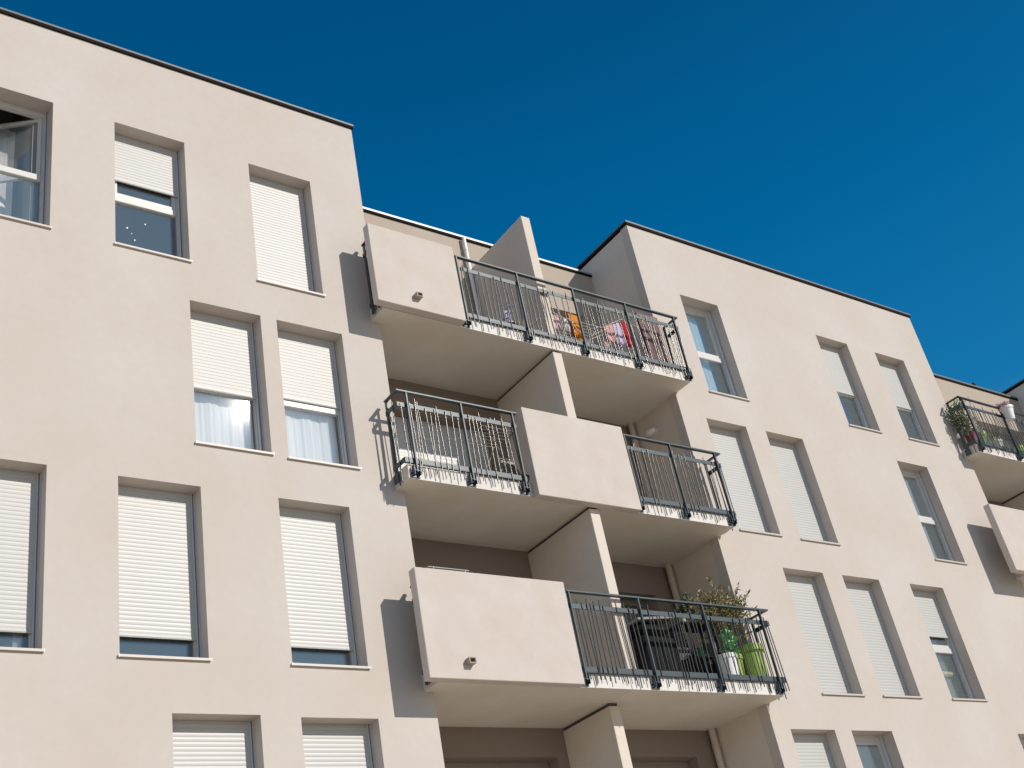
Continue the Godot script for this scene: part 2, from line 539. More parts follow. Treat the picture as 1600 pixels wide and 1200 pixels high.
func slab(x0: float, x1: float, soff: float, xm: float) -> void:
	for e in [[x0, xm - 0.004], [xm + 0.004, x1]]:
		var s := Geo.new()
		s.box(Vector3(e[0], soff, 0.001), Vector3(e[1], soff + 0.21, 0.35))
		var ia: float = maxf(e[0], x0 + 0.145)
		var ib: float = minf(e[1], x1 - 0.03)
		s.box(Vector3(ia, soff, -1.24), Vector3(ib, soff + 0.21, 0.001))
		obj("balcony_slab", s, M.soffit, building)
		var f := Geo.new()
		f.box(Vector3(e[0] + 0.002, soff + 0.001, 0.3502), Vector3(e[1] - 0.002, soff + 0.208, 0.360))
		obj("slab_edge", f, M.edge, building)

func panel(x0: float, x1: float, y0: float, y1: float, spout := -1.0, label := "") -> void:
	var p := group_node("balcony_panel", building)
	if label: p.set_meta("label", label)
	var g := Geo.new()
	g.cbox(Vector3(x0, y0, 0.3605), Vector3(x1, y1, 0.50), 0.007)
	obj("parapet", g, M.panel, p)
	if spout > 0.0:
		var s := Geo.new()
		var y := y0 + 0.205
		for q in [[Vector3(-0.05, -0.03, 0), Vector3(0.05, -0.018, 0.09)], [Vector3(-0.05, -0.018, 0), Vector3(-0.038, 0.035, 0.09)], [Vector3(0.038, -0.018, 0), Vector3(0.05, 0.035, 0.09)], [Vector3(-0.05, 0.035, 0), Vector3(0.05, 0.046, 0.09)]]:
			s.box(Vector3(spout, y, 0.5005) + q[0], Vector3(spout, y, 0.5005) + q[1])
		obj("drain_spout", s, M.spout, p)

func partition(y0: float, y1: float, xa: float, zf: float, joint := true) -> void:
	var g := Geo.new()
	g.cbox(Vector3(xa, y0, -1.239), Vector3(xa + 0.18, y1 - (0.045 if joint else 0.0), zf), 0.006)
	obj("partition_wall", g, M.sidewall, building)
	if joint:
		var j := Geo.new()
		j.box(Vector3(xa + 0.02, y1 - 0.045, -1.239), Vector3(xa + 0.16, y1, zf - 0.02))
		obj("joint", j, M.joint, building)

func pipe(x: float, z: float, y0: float, y1: float, m: Material, r := 0.055) -> void:
	var g := Geo.new()
	g.tube(Vector3(x, y0, z), Vector3(x, y1, z), r, r, 14, false)
	var o := obj("downpipe", g, m, building)
	var c := Geo.new()
	for y in [y0 + 0.35, y1 - 0.30]:
		c.tube(Vector3(x, y, z), Vector3(x, y + 0.03, z), r + 0.008, r + 0.008, 14)
	obj("collar", c, m, o)

# ---------------------------------------------------------------- small things
func cloth(called: String, label: String, category: String, x0: float, x1: float, ytop: float, len: float, z: float, slope: float, m: Material, grp := "laundry on the racks") -> void:
	# a garment folded over a bar: two hanging sheets with soft folds, one mesh with thickness
	var g := Geo.new()
	var nx := 12
	var ny := 8
	var ph := rng.randf() * 6.0
	for side in [1.0, -1.0]:
		var l: float = len if side > 0 else len * 0.8
		var pt := func(i: int, j: int, off: float) -> Vector3:
			var u := float(i) / nx
			var t := float(j) / ny
			var wv := sin(u * 9.0 + ph) * 0.018 * t + sin(u * 17.0 + ph * 2.0) * 0.007 * t
			var edge := 0.012 * sin(t * 7.0 + ph) * (u - 0.5)
			return Vector3(lerpf(x0, x1, u) + edge, ytop + slope * lerpf(x0, x1, u) - slope * x0 - l * t + 0.012 * (1 - pow(2 * u - 1, 2)) * t, z + side * (0.012 + 0.02 * t + off) + wv)
		for off in [0.0, 0.003]:
			for i in nx:
				for j in ny:
					var a: Vector3 = pt.call(i, j, off)
					var b: Vector3 = pt.call(i + 1, j, off)
					var c: Vector3 = pt.call(i + 1, j + 1, off)
					var d: Vector3 = pt.call(i, j + 1, off)
					var nn := (b - a).cross(d - a).normalized()
					if nn.z * side < 0: nn = -nn
					g.quad(a, b, c, d, nn)
	g.quad(Vector3(x0, ytop, z - 0.014), Vector3(x1, ytop + slope * (x1 - x0), z - 0.014), Vector3(x1, ytop + slope * (x1 - x0), z + 0.014), Vector3(x0, ytop, z + 0.014), Vector3.UP)
	tag(obj(called, g, m), label, category, grp)

func wires(called: String, parent: Node, segs: Array, r: float, m: Material) -> void:
	var g := Geo.new()
	for s in segs:
		g.tube(s[0], s[1], r, r, 7)
	obj(called, g, m, parent)

func pot(called: String, label: String, at: Vector3, r: float, h: float, m: Material, grp := "") -> Node3D:
	var t := thing(called, label, "plant pot", at, grp)
	var g := Geo.new()
	g.lathe(Vector3.ZERO, [[0.001, 0.0], [r * 0.74, 0.0], [r * 0.95, h * 0.84], [r * 1.03, h * 0.84], [r * 1.03, h * 0.99], [r * 0.99, h], [r * 0.92, h], [r * 0.90, h * 0.86]], 24)
	obj("body", g, m, t)
	var s := Geo.new()
	s.lathe(Vector3.ZERO, [[0.001, h * 0.88], [r * 0.9, h * 0.87]], 20)
	obj("soil", s, mat(lin(0.05, 0.035, 0.025), 0.95), t)
	return t

func bush(parent: Node, called: String, c: Vector3, rad: Vector3, count: int, l: float, w: float, cols: Array, clump := 0.35, up := 0.3) -> void:
	var g := Geo.new()
	var centres := []
	for i in maxi(4, count / 26):
		var d := Vector3(rng.randfn(), rng.randfn(), rng.randfn()).normalized()
		centres.append(d * pow(rng.randf(), 0.45))
	for i in count:
		var q: Vector3 = centres[rng.randi() % centres.size()] + Vector3(rng.randfn(), rng.randfn(), rng.randfn()) * clump * 0.4
		var p: Vector3 = c + q * rad
		var d := (Vector3(rng.randfn(), rng.randfn() + up, rng.randfn()) + q * 0.8).normalized()
		var m := d.cross(Vector3(rng.randfn(), rng.randfn(), rng.randfn())).normalized()
		var cc: Color = cols[rng.randi() % cols.size()]
		g.tint = cc * rng.randf_range(0.75, 1.25)
		g.leaf(p, d, m, l * rng.randf_range(0.7, 1.3), w * rng.randf_range(0.8, 1.2))
	obj(called, g, M.leaf, parent)

func sky_picture(to_sun: Vector3) -> ImageTexture:
	# clear air: deep blue overhead, paler towards the horizon and round the sun
	var w := 512
	var h := 256
	var im := Image.create(w, h, false, Image.FORMAT_RGBF)
	var el := [0.0, 8.0, 16.0, 24.0, 35.0, 46.0, 60.0, 90.0]
	var co := [Vector3(0.90, 0.88, 0.84), Vector3(0.62, 0.66, 0.69), Vector3(0.16, 0.33, 0.56), Vector3(0.008, 0.180, 0.418), Vector3(0.0, 0.124, 0.322), Vector3(0.0, 0.082, 0.228), Vector3(0.0, 0.066, 0.190), Vector3(0.0, 0.062, 0.18)]
	for y in h:
		var e := 90.0 - (y + 0.5) / h * 180.0
		for x in w:
			var c := Vector3(0.30, 0.29, 0.27)
			if e > 0.0:
				var a := (x + 0.5) / w * TAU
				var d := Vector3(sin(a) * cos(deg_to_rad(e)), sin(deg_to_rad(e)), -cos(a) * cos(deg_to_rad(e)))
				var k := 0
				while k < el.size() - 2 and e > el[k + 1]: k += 1
				var t: float = clampf((e - el[k]) / (el[k + 1] - el[k]), 0, 1)
				c = co[k].lerp(co[k + 1], t)
				var g := rad_to_deg(acos(clampf(d.dot(to_sun), -1, 1)))
				c += Vector3(0.28, 0.60, 1.00) * 0.17 * exp(-g * g / 1400.0)
				c += Vector3(0.85, 1.0, 1.15) * 0.42 * exp(-g / 6.5)
			im.set_pixel(x, y, Color(c.x, c.y, c.z))
	return ImageTexture.create_from_image(im)

func _ready() -> void:
	rng.seed = 20
	# ------------------------------------------------------------ camera, sky, sun, exposure
	var cam := Camera3D.new()
	cam.name = "camera"
	cam.transform = Transform3D(Basis(Vector3(0.808877, -0.176098, 0.560987), Vector3(-0.173609, 0.840028, 0.514016), Vector3(-0.561762, -0.513168, 0.648908)).orthonormalized(), Vector3(0, 1.65, 12.0))
	cam.fov = 35.5187
	cam.near = 0.05
	cam.far = 2000.0
	cam.current = true
	add_child(cam)
	var sun := DirectionalLight3D.new()
	sun.name = "sun"
	var to_sun := Vector3(0.49, 0.63, 1.0).normalized()
	sun.look_at_from_position(Vector3.ZERO, -to_sun, Vector3.UP)
	sun.light_energy = 1.25
	sun.light_color = Color(1.0, 0.965, 0.915)
	sun.light_angular_distance = 0.5
	sun.shadow_enabled = true
	add_child(sun)
	var env := Environment.new()
	env.background_mode = Environment.BG_SKY
	env.tonemap_mode = Environment.TONE_MAPPER_LINEAR
	env.tonemap_exposure = 1.0
	env.sdfgi_enabled = true
	env.ssao_enabled = true
	env.ssil_enabled = true
	var sm := PanoramaSkyMaterial.new()
	sm.panorama = sky_picture(to_sun)
	var sky := Sky.new()
	sky.sky_material = sm
	env.sky = sky
	var we := WorldEnvironment.new()
	we.name = "world"
	we.environment = env
	add_child(we)

	materials()
	M.leaf = mat(Color(1, 1, 1), 0.55)
	M.leaf.vertex_color_use_as_albedo = true
	M.leaf.backlight_enabled = true
	M.leaf.backlight = Color(0.35, 0.35, 0.3)
	var rs := Geo.new()
	rs.tube(Vector3(0, -0.5, 0), Vector3(0, 0.5, 0), 0.0080, 0.0080, 8)
	rod_shape = rs.mesh()

	# ------------------------------------------------------------ ground
	var gp := Geo.new()
	gp.quad(Vector3(-700, 0, -700), Vector3(700, 0, -700), Vector3(700, 0, 700), Vector3(-700, 0, 700), Vector3.UP)
	var gr := obj("ground", gp, M.ground)
	gr.set_meta("kind", "structure")

	# ------------------------------------------------------------ the building
	building = thing("apartment_building", "pale beige rendered apartment building with recessed windows, loggias and dark roof edge", "building")
	# windows: x0, x1, sill, top, shutter end above the sill (-1 none), sash tilt
	var lw := [
		[2.412, 3.416, 12.03, 14.21, -1.0, -0.62], [4.245, 5.249, 12.03, 14.193, 1.295, 0.0], [6.230, 7.237, 11.99, 14.16, 0.0, 0.0],
		[5.219, 6.217, 9.222, 11.384, 0.945, 0.0], [6.454, 7.461, 9.204, 11.376, 1.045, 0.0],
		[2.455, 3.457, 6.478, 8.64, 0.27, 0.0], [4.253, 5.245, 6.463, 8.621, 0.305, 0.0], [6.253, 7.246, 6.455, 8.605, 0.297, 0.0],
		[4.805, 5.812, 3.69, 5.854, 0.0, 0.0], [6.302, 7.300, 3.68, 5.837, 0.0, 0.0],
	]
	var rw := [
		[14.927, 15.920, 11.923, 14.087, -1.0, 0.0], [18.761, 19.743, 11.908, 14.079, 0.975, 0.0], [20.658, 21.656, 11.925, 14.077, 0.98, 0.0],
		[14.619, 15.612, 9.145, 11.307, 0.0, 0.0], [16.125, 17.121, 9.143, 11.309, 0.0, 0.0], [19.905, 20.888, 9.135, 11.290, -1.0, 0.0],
		[15.389, 16.392, 6.378, 8.534, 0.0, 0.0], [16.903, 17.905, 6.384, 8.539, 0.0, 0.0], [18.785, 19.784, 6.381, 8.540, 1.245, 0.0],
		[14.394, 15.402, 3.63, 5.801, 0.0, 0.0], [15.797, 16.803, 3.63, 5.796, -1.0, 0.0], [20.34, 21.34, 3.63, 5.787, -1.0, 0.0],
	]
	block(-12.0, 8.125, 15.605, lw.map(func(a): return [a[0], a[1], a[2], a[3]]), false, true)
	block(14.02, 22.64, 15.49, rw.map(func(a): return [a[0], a[1], a[2], a[3]]), true, true)
	block(28.55, 42.0, 15.47, [], true, false)
	for a in lw + rw:
		window(a[0], a[1], a[2], a[3], a[4], a[5])
	# loggias
	for bay in [[8.125, 14.02, 7.985, 14.06, 11.055], [22.64, 28.55, 22.47, 28.60, 25.58]]:
		var xl: float = bay[0] - 0.012
		var xr: float = bay[1] + 0.012
		var xm: float = bay[4]
		var doors := []
		for k in 5:
			var soff := 0.64 + 2.77 * k
			var lint: float = soff + [2.3, 2.36, 2.24, 2.22, 2.36][k]
			doors.append([xl + 0.5, xm - 0.19, soff + 0.23, lint])
			doors.append([xm + 0.45, xr - 0.46, soff + 0.23, lint])
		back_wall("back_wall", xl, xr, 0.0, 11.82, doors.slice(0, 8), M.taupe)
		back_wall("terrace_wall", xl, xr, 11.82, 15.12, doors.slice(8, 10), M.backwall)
		var ro := Geo.new()
		ro.box(Vector3(xl, 14.62, -12), Vector3(xr, 14.82, -1.54))
		obj("roof", ro, M.roof, building)
		var iq := Geo.new()
		iq.box(Vector3(xl, 0.0, -4.6), Vector3(xr, 14.61, -4.5))
		obj("inner_wall", iq, M.room, building)
		for k in 5:
			var soff := 0.64 + 2.77 * k
			for s in 2:
				var d: Array = doors[k * 2 + s]
				bay_door(d[0], d[1], d[3], d[2], 0.05 if (k == 3 or k == 2) and s == 0 else (0.9 if k == 1 else -1.0))
			if k > 0:
				slab(bay[2], bay[3], soff, xm)
			var f := Geo.new()
			f.box(Vector3(xl, soff, -4.5), Vector3(xr, soff + 0.22, -1.545))
			obj("floor", f, M.room, building)
		partition(0.0, 3.41, xm, -0.16)
		partition(3.62, 6.18, xm, -0.16)
		partition(6.39, 8.95, xm, 0.349)
		partition(9.16, 11.72, xm, 0.349)
		if bay[0] < 10.0: partition(11.93, 14.47, xm, 0.349, false)
		var c := Geo.new()
		c.box(Vector3(xl, 15.158, -1.56), Vector3(xr, 15.202, -1.203))
		var dk := Geo.new()
		dk.box(Vector3(xl, 15.121, -1.56), Vector3(xr, 15.158, -1.209))
		var bc := obj("coping", c, M.zinc if bay[0] < 10.0 else M.cap, building)
		obj("drip_edge", dk, M.drip, bc)
		for k in [1, 2, 3]:
			pipe(xr - 0.095, -1.14, 0.86 + 2.77 * k - 2.77 + 0.0, 0.64 + 2.77 * k, M.pipe)
		pipe(xr - 0.095, -1.14, 9.17, 11.72, M.pipe)
		if bay[0] < 10.0: pipe(xm - 0.07, -1.17, 11.94, 15.118, M.whitepipe, 0.036)
	panel(7.825, 9.335, 11.735, 13.150, 8.50, "beige solid balcony panel at the top left of the middle loggia")
	panel(10.035, 11.970, 8.915, 10.366, -1.0, "beige solid balcony panel between two railings")
	panel(7.765, 10.130, 6.168, 7.596, 8.36, "large beige solid balcony panel with a drain spout, lowest balcony")
	panel(21.70, 24.4, 8.865, 10.315)
	railing(9.40, 14.13, 11.72, [9.42, 10.58, 11.73, 12.88, 14.02], 1.0, 0.06)
	railing(7.93, 9.97, 8.95, [8.09, 8.99, 9.89], 0.10, 1.0)
	railing(12.03, 14.16, 8.95, [12.05, 13.01, 14.02], 1.0, 0.06)
	railing(10.20, 14.16, 6.18, [10.235, 11.49, 12.74, 13.96], 1.0, 0.06)
	railing(22.42, 26.4, 11.72, [22.56, 23.98, 25.2, 26.36], 0.10, 1.0)
	# side rails half hidden behind the solid panels
	for e in [[7.93, 11.72], [7.93, 6.18]]:
		side_rail(e[0], e[1])
	things()

func side_rail(x: float, soff: float) -> void:
	var r := group_node("side_railing", building)
	var cap := soff + 1.325
	for q in [["top_rail", cap - 0.013, cap + 0.013, 0.05], ["upper_bar", soff + 1.09, soff + 1.16, 0.012], ["lower_bar", soff + 0.17, soff + 0.24, 0.012]]:
		var g := Geo.new()
		g.box(Vector3(x, q[1], 0.10), Vector3(x + q[3], q[2], 0.3595))
		obj(q[0], g, M.rail, r)
	for z in [0.11, 0.29]:
		var p := Geo.new()
		p.box(Vector3(x + 0.013, soff + 0.04, z), Vector3(x + 0.03, cap - 0.0135, z + 0.05))
		obj("post", p, M.rail, r)
	for z in [0.19, 0.235, 0.27]:
		rod(r, Vector3(x - 0.006, soff + 0.02, z), Vector3(x - 0.006, soff + 1.2, z + 0.01))

func curtain(label: String, x0: float, x1: float, y0: float, y1: float, z: float, m: Material) -> void:
	var g := Geo.new()
	var n := maxi(12, int((x1 - x0) / 0.012))
	var ph := rng.randf() * 5.0
	for i in n:
		var a := lerpf(x0, x1, float(i) / n)
		var b := lerpf(x0, x1, float(i + 1) / n)
		var f := func(x: float) -> float: return 0.004 * sin(x * 62.0 + ph) + 0.002 * sin(x * 111.0 + ph * 2.0) + 0.010 * sin(x * 19.0 + ph)
		var za: float = z + f.call(a)
		var zb: float = z + f.call(b)
		var nn := Vector3(za - zb, 0, b - a).normalized()
		g.quad(Vector3(a, y0, za), Vector3(b, y0, zb), Vector3(b, y1, zb), Vector3(a, y1, za), nn)
	tag(obj("curtain", g, m), label, "curtain", "curtains behind the windows")

func airer(label: String, at: Vector3, w: float, d: float, h: float, wing_l: float, wing_r: float, wm: Material = M.white) -> void:
	# folding clothes airer: two crossed leg frames, a flat top of wires, wings that may be raised (rise over 0.55 m)
	var t := thing("drying_rack", label, "drying rack", at, "drying racks on the balconies")
	for z in [-d / 2, d / 2]:
		wires("leg", t, [[Vector3(-w * 0.42, 0, z), Vector3(w * 0.42, h, z)]], 0.009, wm)
		wires("leg", t, [[Vector3(w * 0.42, 0, z + 0.02), Vector3(-w * 0.42, h, z + 0.02)]], 0.009, wm)
	var top := []
	for z in [-d / 2, d / 2]: top.append([Vector3(-w / 2, h, z), Vector3(w / 2, h, z)])
	for x in [-w / 2, w / 2]: top.append([Vector3(x, h, -d / 2), Vector3(x, h, d / 2)])
	wires("top_frame", t, top, 0.008, wm)
	for i in 5:
		var z := lerpf(-d / 2, d / 2, (i + 1) / 6.0)
		wires("wire", t, [[Vector3(-w / 2, h, z), Vector3(w / 2, h, z)]], 0.0045, wm)
	for e in [[-1.0, wing_l], [1.0, wing_r]]:
		if e[1] <= 0.0: continue
		var p := Vector3(e[0] * (w / 2 + 0.02), h, 0)
		var q := p + Vector3(e[0] * 0.58, e[1], 0)
		var o := Vector3(0, 0, d / 2)
		wires("wing", t, [[p - o, q - o], [p + o, q + o], [q - o, q + o], [p - o, p + o], [p, q]], 0.008, wm)

func things() -> void:
	# curtains and small things at the windows
	curtain("white sunlit curtain behind the half closed window with the sun glint", 5.28, 6.16, 9.28, 10.4, -0.37, M.curtain)
	curtain("white sunlit curtain in the half closed window left of the middle railing", 6.52, 7.40, 9.26, 10.4, -0.37, M.curtain)
	curtain("pale curtain behind the tilted open sash at the left edge", 2.55, 3.13, 12.1, 14.2, -0.72, M.curtain)
	curtain("blue white curtain at the left side of the open window right of the top railing", 14.98, 15.66, 11.98, 14.0, -0.40, M.curtainblue)
	curtain("bluish curtain below the shutter in the left one of the two top right windows", 18.82, 19.30, 11.96, 14.0, -0.40, M.curtainblue)
	curtain("thin bluish curtain in the top floor window nearest the right block corner", 20.72, 21.12, 11.98, 14.0, -0.42, M.curtainblue)
	curtain("olive brown sheet imitating a tree reflection in the narrow half open window, lower right", 18.85, 19.72, 6.44, 7.33, -0.40, mat(lin(0.13, 0.115, 0.045), 0.9))  # added sheet, not a curtain: olive colour stands in for trees mirrored here
	var strip := Geo.new()
	strip.cbox(Vector3(4.31, 12.043, -0.20), Vector3(4.68, 12.085, -0.10), 0.006)
	tag(obj("plastic_tray", strip, M.white), "narrow white tray lying on the sill of the half shuttered top window", "tray")
	var cu := Geo.new()
	cu.cbox(Vector3(19.20, 6.94, -0.38), Vector3(19.62, 7.03, -0.315), 0.03)  # added block: pale band of the mirrored view put into its colour
	tag(obj("reflection_band", cu, mat(lin(0.50, 0.46, 0.26), 0.9)), "pale yellow block imitating a light band reflected in the narrow half open window, lower right", "reflection_band")
	for p in [[4.50, 12.58, 0.018, "leftmost"], [4.75, 12.72, 0.016, "uppermost and rightmost"], [4.56, 12.50, 0.010, "smallest, middle"], [4.60, 12.40, 0.015, "lowest"]]:
		var st := Geo.new()
		var c := Vector3(p[0], p[1], -0.2655)
		for i in 10:
			var r0: float = p[2] * (1.0 if i % 2 == 0 else 0.45)
			var r1: float = p[2] * (0.45 if i % 2 == 0 else 1.0)
			st.tri(c, c + Vector3(sin(TAU * i / 10), cos(TAU * i / 10), 0) * r0, c + Vector3(sin(TAU * (i + 1) / 10), cos(TAU * (i + 1) / 10), 0) * r1, Vector3(0, 0, 1), Vector3(0, 0, 1), Vector3(0, 0, 1))
		tag(obj("window_sticker", st, M.white), p[3] + " of the four white star stickers on the blue top floor pane", "sticker", "star stickers on the window")

	# ---- top balcony: laundry
	airer("white folding airer with raised wing holding orange and pink laundry", Vector3(12.30, 11.93, -0.30), 0.80, 0.44, 0.90, 0.18, 0.33, M.wire)
	var mm := func(r: float, g: float, b: float) -> StandardMaterial3D:
		var m := mat(lin(r, g, b), 0.9)
		m.backlight_enabled = true
		m.backlight = Color(0.4, 0.4, 0.4)
		return m
	cloth("towel", "bright orange towel hanging on the airer, top balcony", "towel", 12.06, 12.25, 13.00, 0.54, -0.14, -0.06, mm.call(0.66, 0.22, 0.012))
	cloth("shirt", "pale pink shirt hanging low beside the lavender cloth", "shirt", 12.79, 13.02, 12.86, 0.38, -0.10, 0.55, mm.call(0.66, 0.34, 0.33))
	cloth("towel", "lavender towel hanging between the pink shirt and the red cloth", "towel", 13.03, 13.19, 12.98, 0.50, -0.10, 0.5, mm.call(0.55, 0.48, 0.66))
	cloth("trousers", "deep red trousers hanging on the raised airer wing", "trousers", 13.21, 13.38, 13.07, 0.58, -0.10, 0.5, mm.call(0.36, 0.004, 0.014))
	cloth("shirt", "small rose shirt at the left end of the airer, left of the orange towel", "shirt", 11.62, 11.80, 12.86, 0.36, -0.12, 0.1, mm.call(0.60, 0.38, 0.42))
	cloth("sock", "white sock pegged just left of the orange towel", "sock", 11.88, 11.97, 12.84, 0.30, -0.10, 0.0, mm.call(0.75, 0.72, 0.74))
	cloth("sock", "pale rose sock right of the orange towel under the flat airer top", "sock", 12.62, 12.76, 12.58, 0.20, -0.08, 0.0, mm.call(0.72, 0.48, 0.42))
	airer("second white airer by the right side wall, under the mauve sheet", Vector3(13.74, 11.93, -0.06), 0.46, 0.30, 1.27, 0.0, 0.0, M.wire)
	cloth("bed_sheet", "mauve bed sheet hanging at the right end of the top balcony", "bed sheet", 13.50, 13.99, 13.24, 1.05, 0.08, 0.0, mm.call(0.20, 0.125, 0.125))
	var pf := pot("flower_pot", "small dark pot of purple flowers behind the top railing", Vector3(10.45, 11.93, 0.20), 0.10, 0.20, M.black, "")
	pf.set_meta("category", "plant pot")
	var vt := thing("purple_flowers", "tuft of lavender purple flowers behind the top left railing bay", "flowers", Vector3(10.45, 12.10, 0.20))
	bush(vt, "petals", Vector3(0, 0.17, 0), Vector3(0.10, 0.17, 0.08), 60, 0.08, 0.026, [lin(0.32, 0.22, 0.62), lin(0.70, 0.62, 0.85), lin(0.2, 0.12, 0.4)], 0.5, 0.9)
	# ---- middle balcony
	airer("white airer standing behind the middle left railing", Vector3(9.90, 9.16, -0.20), 0.60, 0.50, 1.06, 0.0, 0.0, M.airwire)
	var ch := thing("folding_chair", "grey tubular folding chair at the right end of the middle left balcony", "chair", Vector3(10.30, 9.16, -0.25))
	wires("frame", ch, [[Vector3(-0.2, 0, 0.1), Vector3(-0.12, 0.85, -0.15)], [Vector3(0.2, 0, 0.1), Vector3(0.12, 0.85, -0.15)], [Vector3(-0.12, 0.85, -0.15), Vector3(0.12, 0.85, -0.15)], [Vector3(-0.18, 0, -0.25), Vector3(-0.18, 0.45, 0.1)], [Vector3(0.18, 0, -0.25), Vector3(0.18, 0.45, 0.1)]], 0.011, M.airwire)
	var se := Geo.new()
	se.cbox(Vector3(-0.19, 0.43, -0.22), Vector3(0.19, 0.455, 0.14), 0.008)
	obj("seat", se, M.airwire, ch)
	var bk := Geo.new()
	bk.cbox(Vector3(-0.13, 0.62, -0.125), Vector3(0.13, 0.80, -0.105), 0.006)
	obj("backrest", bk, M.airwire, ch)
	var lamp := thing("wall_lamp", "white oval wall lamp on the side wall of the middle right balcony", "lamp", Vector3(14.031, 11.35, -0.78))
	var lb := Geo.new()
	var lc := Geo.new()
	var el := func(g: Geo, x0: float, x1: float, ry: float, rz: float, dome: float) -> void:
		for i in 24:
			var a := TAU * i / 24
			var b := TAU * (i + 1) / 24
			var pa := Vector3(x0, sin(a) * ry, cos(a) * rz)
			var pb := Vector3(x0, sin(b) * ry, cos(b) * rz)
			var qa := Vector3(x1, sin(a) * ry * dome, cos(a) * rz * dome)
			var qb := Vector3(x1, sin(b) * ry * dome, cos(b) * rz * dome)
			var na := Vector3(-0.4, sin(a), cos(a) * ry / rz).normalized()
			var nb := Vector3(-0.4, sin(b), cos(b) * ry / rz).normalized()
			g.tri(pa, pb, qb, na, nb, nb); g.tri(pa, qb, qa, na, nb, na)
			g.tri(Vector3(x1 - 0.004, 0, 0), qa, qb, Vector3(-1, 0, 0), (na + Vector3(-2, 0, 0)).normalized(), (nb + Vector3(-2, 0, 0)).normalized())
	el.call(lb, 0.0, -0.035, 0.072, 0.135, 1.0)
	obj("base", lb, M.guide, lamp)
	el.call(lc, -0.0352, -0.08, 0.064, 0.122, 0.72)
	obj("cover", lc, M.white, lamp)
	# ---- lowest visible balcony
	airer("white airer behind the large lowest panel, only its top edge showing", Vector3(8.45, 6.39, 0.12), 0.62, 0.3, 1.345, 0.0, 0.0, M.wire)
	var bb := thing("barbecue", "black covered barbecue with a pale side shelf behind the lowest railing", "barbecue", Vector3(12.22, 6.39, -0.30))
	var bo := Geo.new()
	bo.cbox(Vector3(-0.36, 0.03, -0.26), Vector3(0.36, 0.80, 0.26), 0.05)
	obj("cover", bo, M.black, bb)
	var hd := Geo.new()
	hd.cbox(Vector3(-0.33, 0.80, -0.24), Vector3(0.31, 1.03, 0.22), 0.09)
	obj("hood", hd, M.black, bb)
	var sh := Geo.new()
	sh.obox(Transform3D(Basis(Vector3(0, 0, 1), 0.10), Vector3(0.02, 1.06, 0.06)), Vector3(0.74, 0.035, 0.40))
	obj("shelf", sh, mat(lin(0.20, 0.20, 0.20), 0.4), bb)
	var gc := thing("garden_chair", "dark arched garden chair beside the black barbecue", "chair", Vector3(12.86, 6.39, -0.10))
	var arch := []
	for i in 10:
		var a := PI * i / 10
		var b := PI * (i + 1) / 10
		arch.append([Vector3(-cos(a) * 0.2, 0.55 + sin(a) * 0.28, -0.2), Vector3(-cos(b) * 0.2, 0.55 + sin(b) * 0.28, -0.2)])
	wires("back_frame", gc, arch + [[Vector3(-0.2, 0.55, -0.2), Vector3(-0.2, 0, -0.24)], [Vector3(0.2, 0.55, -0.2), Vector3(0.2, 0, -0.24)]], 0.016, M.black)
	for x in [-0.19, 0.19]:
		wires("leg", gc, [[Vector3(x, 0, 0.2), Vector3(x, 0.44, 0.18)]], 0.014, M.black)
	var gs := Geo.new()
	gs.cbox(Vector3(-0.21, 0.42, -0.2), Vector3(0.21, 0.46, 0.21), 0.012)
	obj("seat", gs, M.black, gc)
	var gb := Geo.new()
	gb.cbox(Vector3(-0.17, 0.5, -0.205), Vector3(0.17, 0.74, -0.19), 0.006)
	obj("backrest", gb, mat(lin(0.05, 0.05, 0.05), 0.6), gc)
	var ps := thing("plant_stand", "dark wooden plant stand with two shelves behind the lowest railing", "plant stand", Vector3(13.34, 6.39, -0.44))
	for y in [0.46, 1.12]:
		var bd := Geo.new()
		bd.cbox(Vector3(-0.36, y, -0.16), Vector3(0.36, y + 0.03, 0.16), 0.004)
		obj("shelf", bd, mat(lin(0.03, 0.026, 0.022), 0.7), ps)
	for x in [-0.33, 0.33]:
		for z in [-0.13, 0.13]:
			var lg := Geo.new()
			lg.box(Vector3(x - 0.018, 0, z - 0.018), Vector3(x + 0.018, 1.12, z + 0.018))
			obj("leg", lg, mat(lin(0.03, 0.026, 0.022), 0.7), ps)
	pot("plant_pot", "small pale green pot on the top shelf of the dark plant stand", Vector3(13.12, 7.545, -0.36), 0.07, 0.13, mat(lin(0.35, 0.45, 0.22), 0.5))
	var dp := thing("leafy_plant", "small dark leafy plant on the top shelf, left of the olive tree", "plant", Vector3(13.36, 7.545, -0.42))
	bush(dp, "foliage", Vector3(0, 0.26, 0), Vector3(0.17, 0.24, 0.14), 130, 0.09, 0.028, [lin(0.008, 0.012, 0.006), lin(0.012, 0.02, 0.009)], 0.5)
	wires("stem", dp, [[Vector3(0, 0, 0), Vector3(0.02, 0.3, 0)], [Vector3(-0.02, 0, 0), Vector3(-0.08, 0.26, 0.02)]], 0.006, M.wood)
	var wc := thing("watering_can", "green translucent watering can on the lower shelf of the stand", "watering can", Vector3(13.26, 6.882, -0.36))
	var can := mat(lin(0.02, 0.22, 0.06), 0.3)
	can.backlight_enabled = true
	can.backlight = Color(0.5, 0.5, 0.5)
	var wb := Geo.new()
	wb.lathe(Vector3.ZERO, [[0.001, 0], [0.12, 0.0], [0.125, 0.02], [0.105, 0.22], [0.06, 0.26], [0.055, 0.25]], 20)
	obj("body", wb, can, wc)
	wires("spout", wc, [[Vector3(-0.1, 0.06, 0), Vector3(-0.22, 0.26, 0.02)]], 0.015, can)
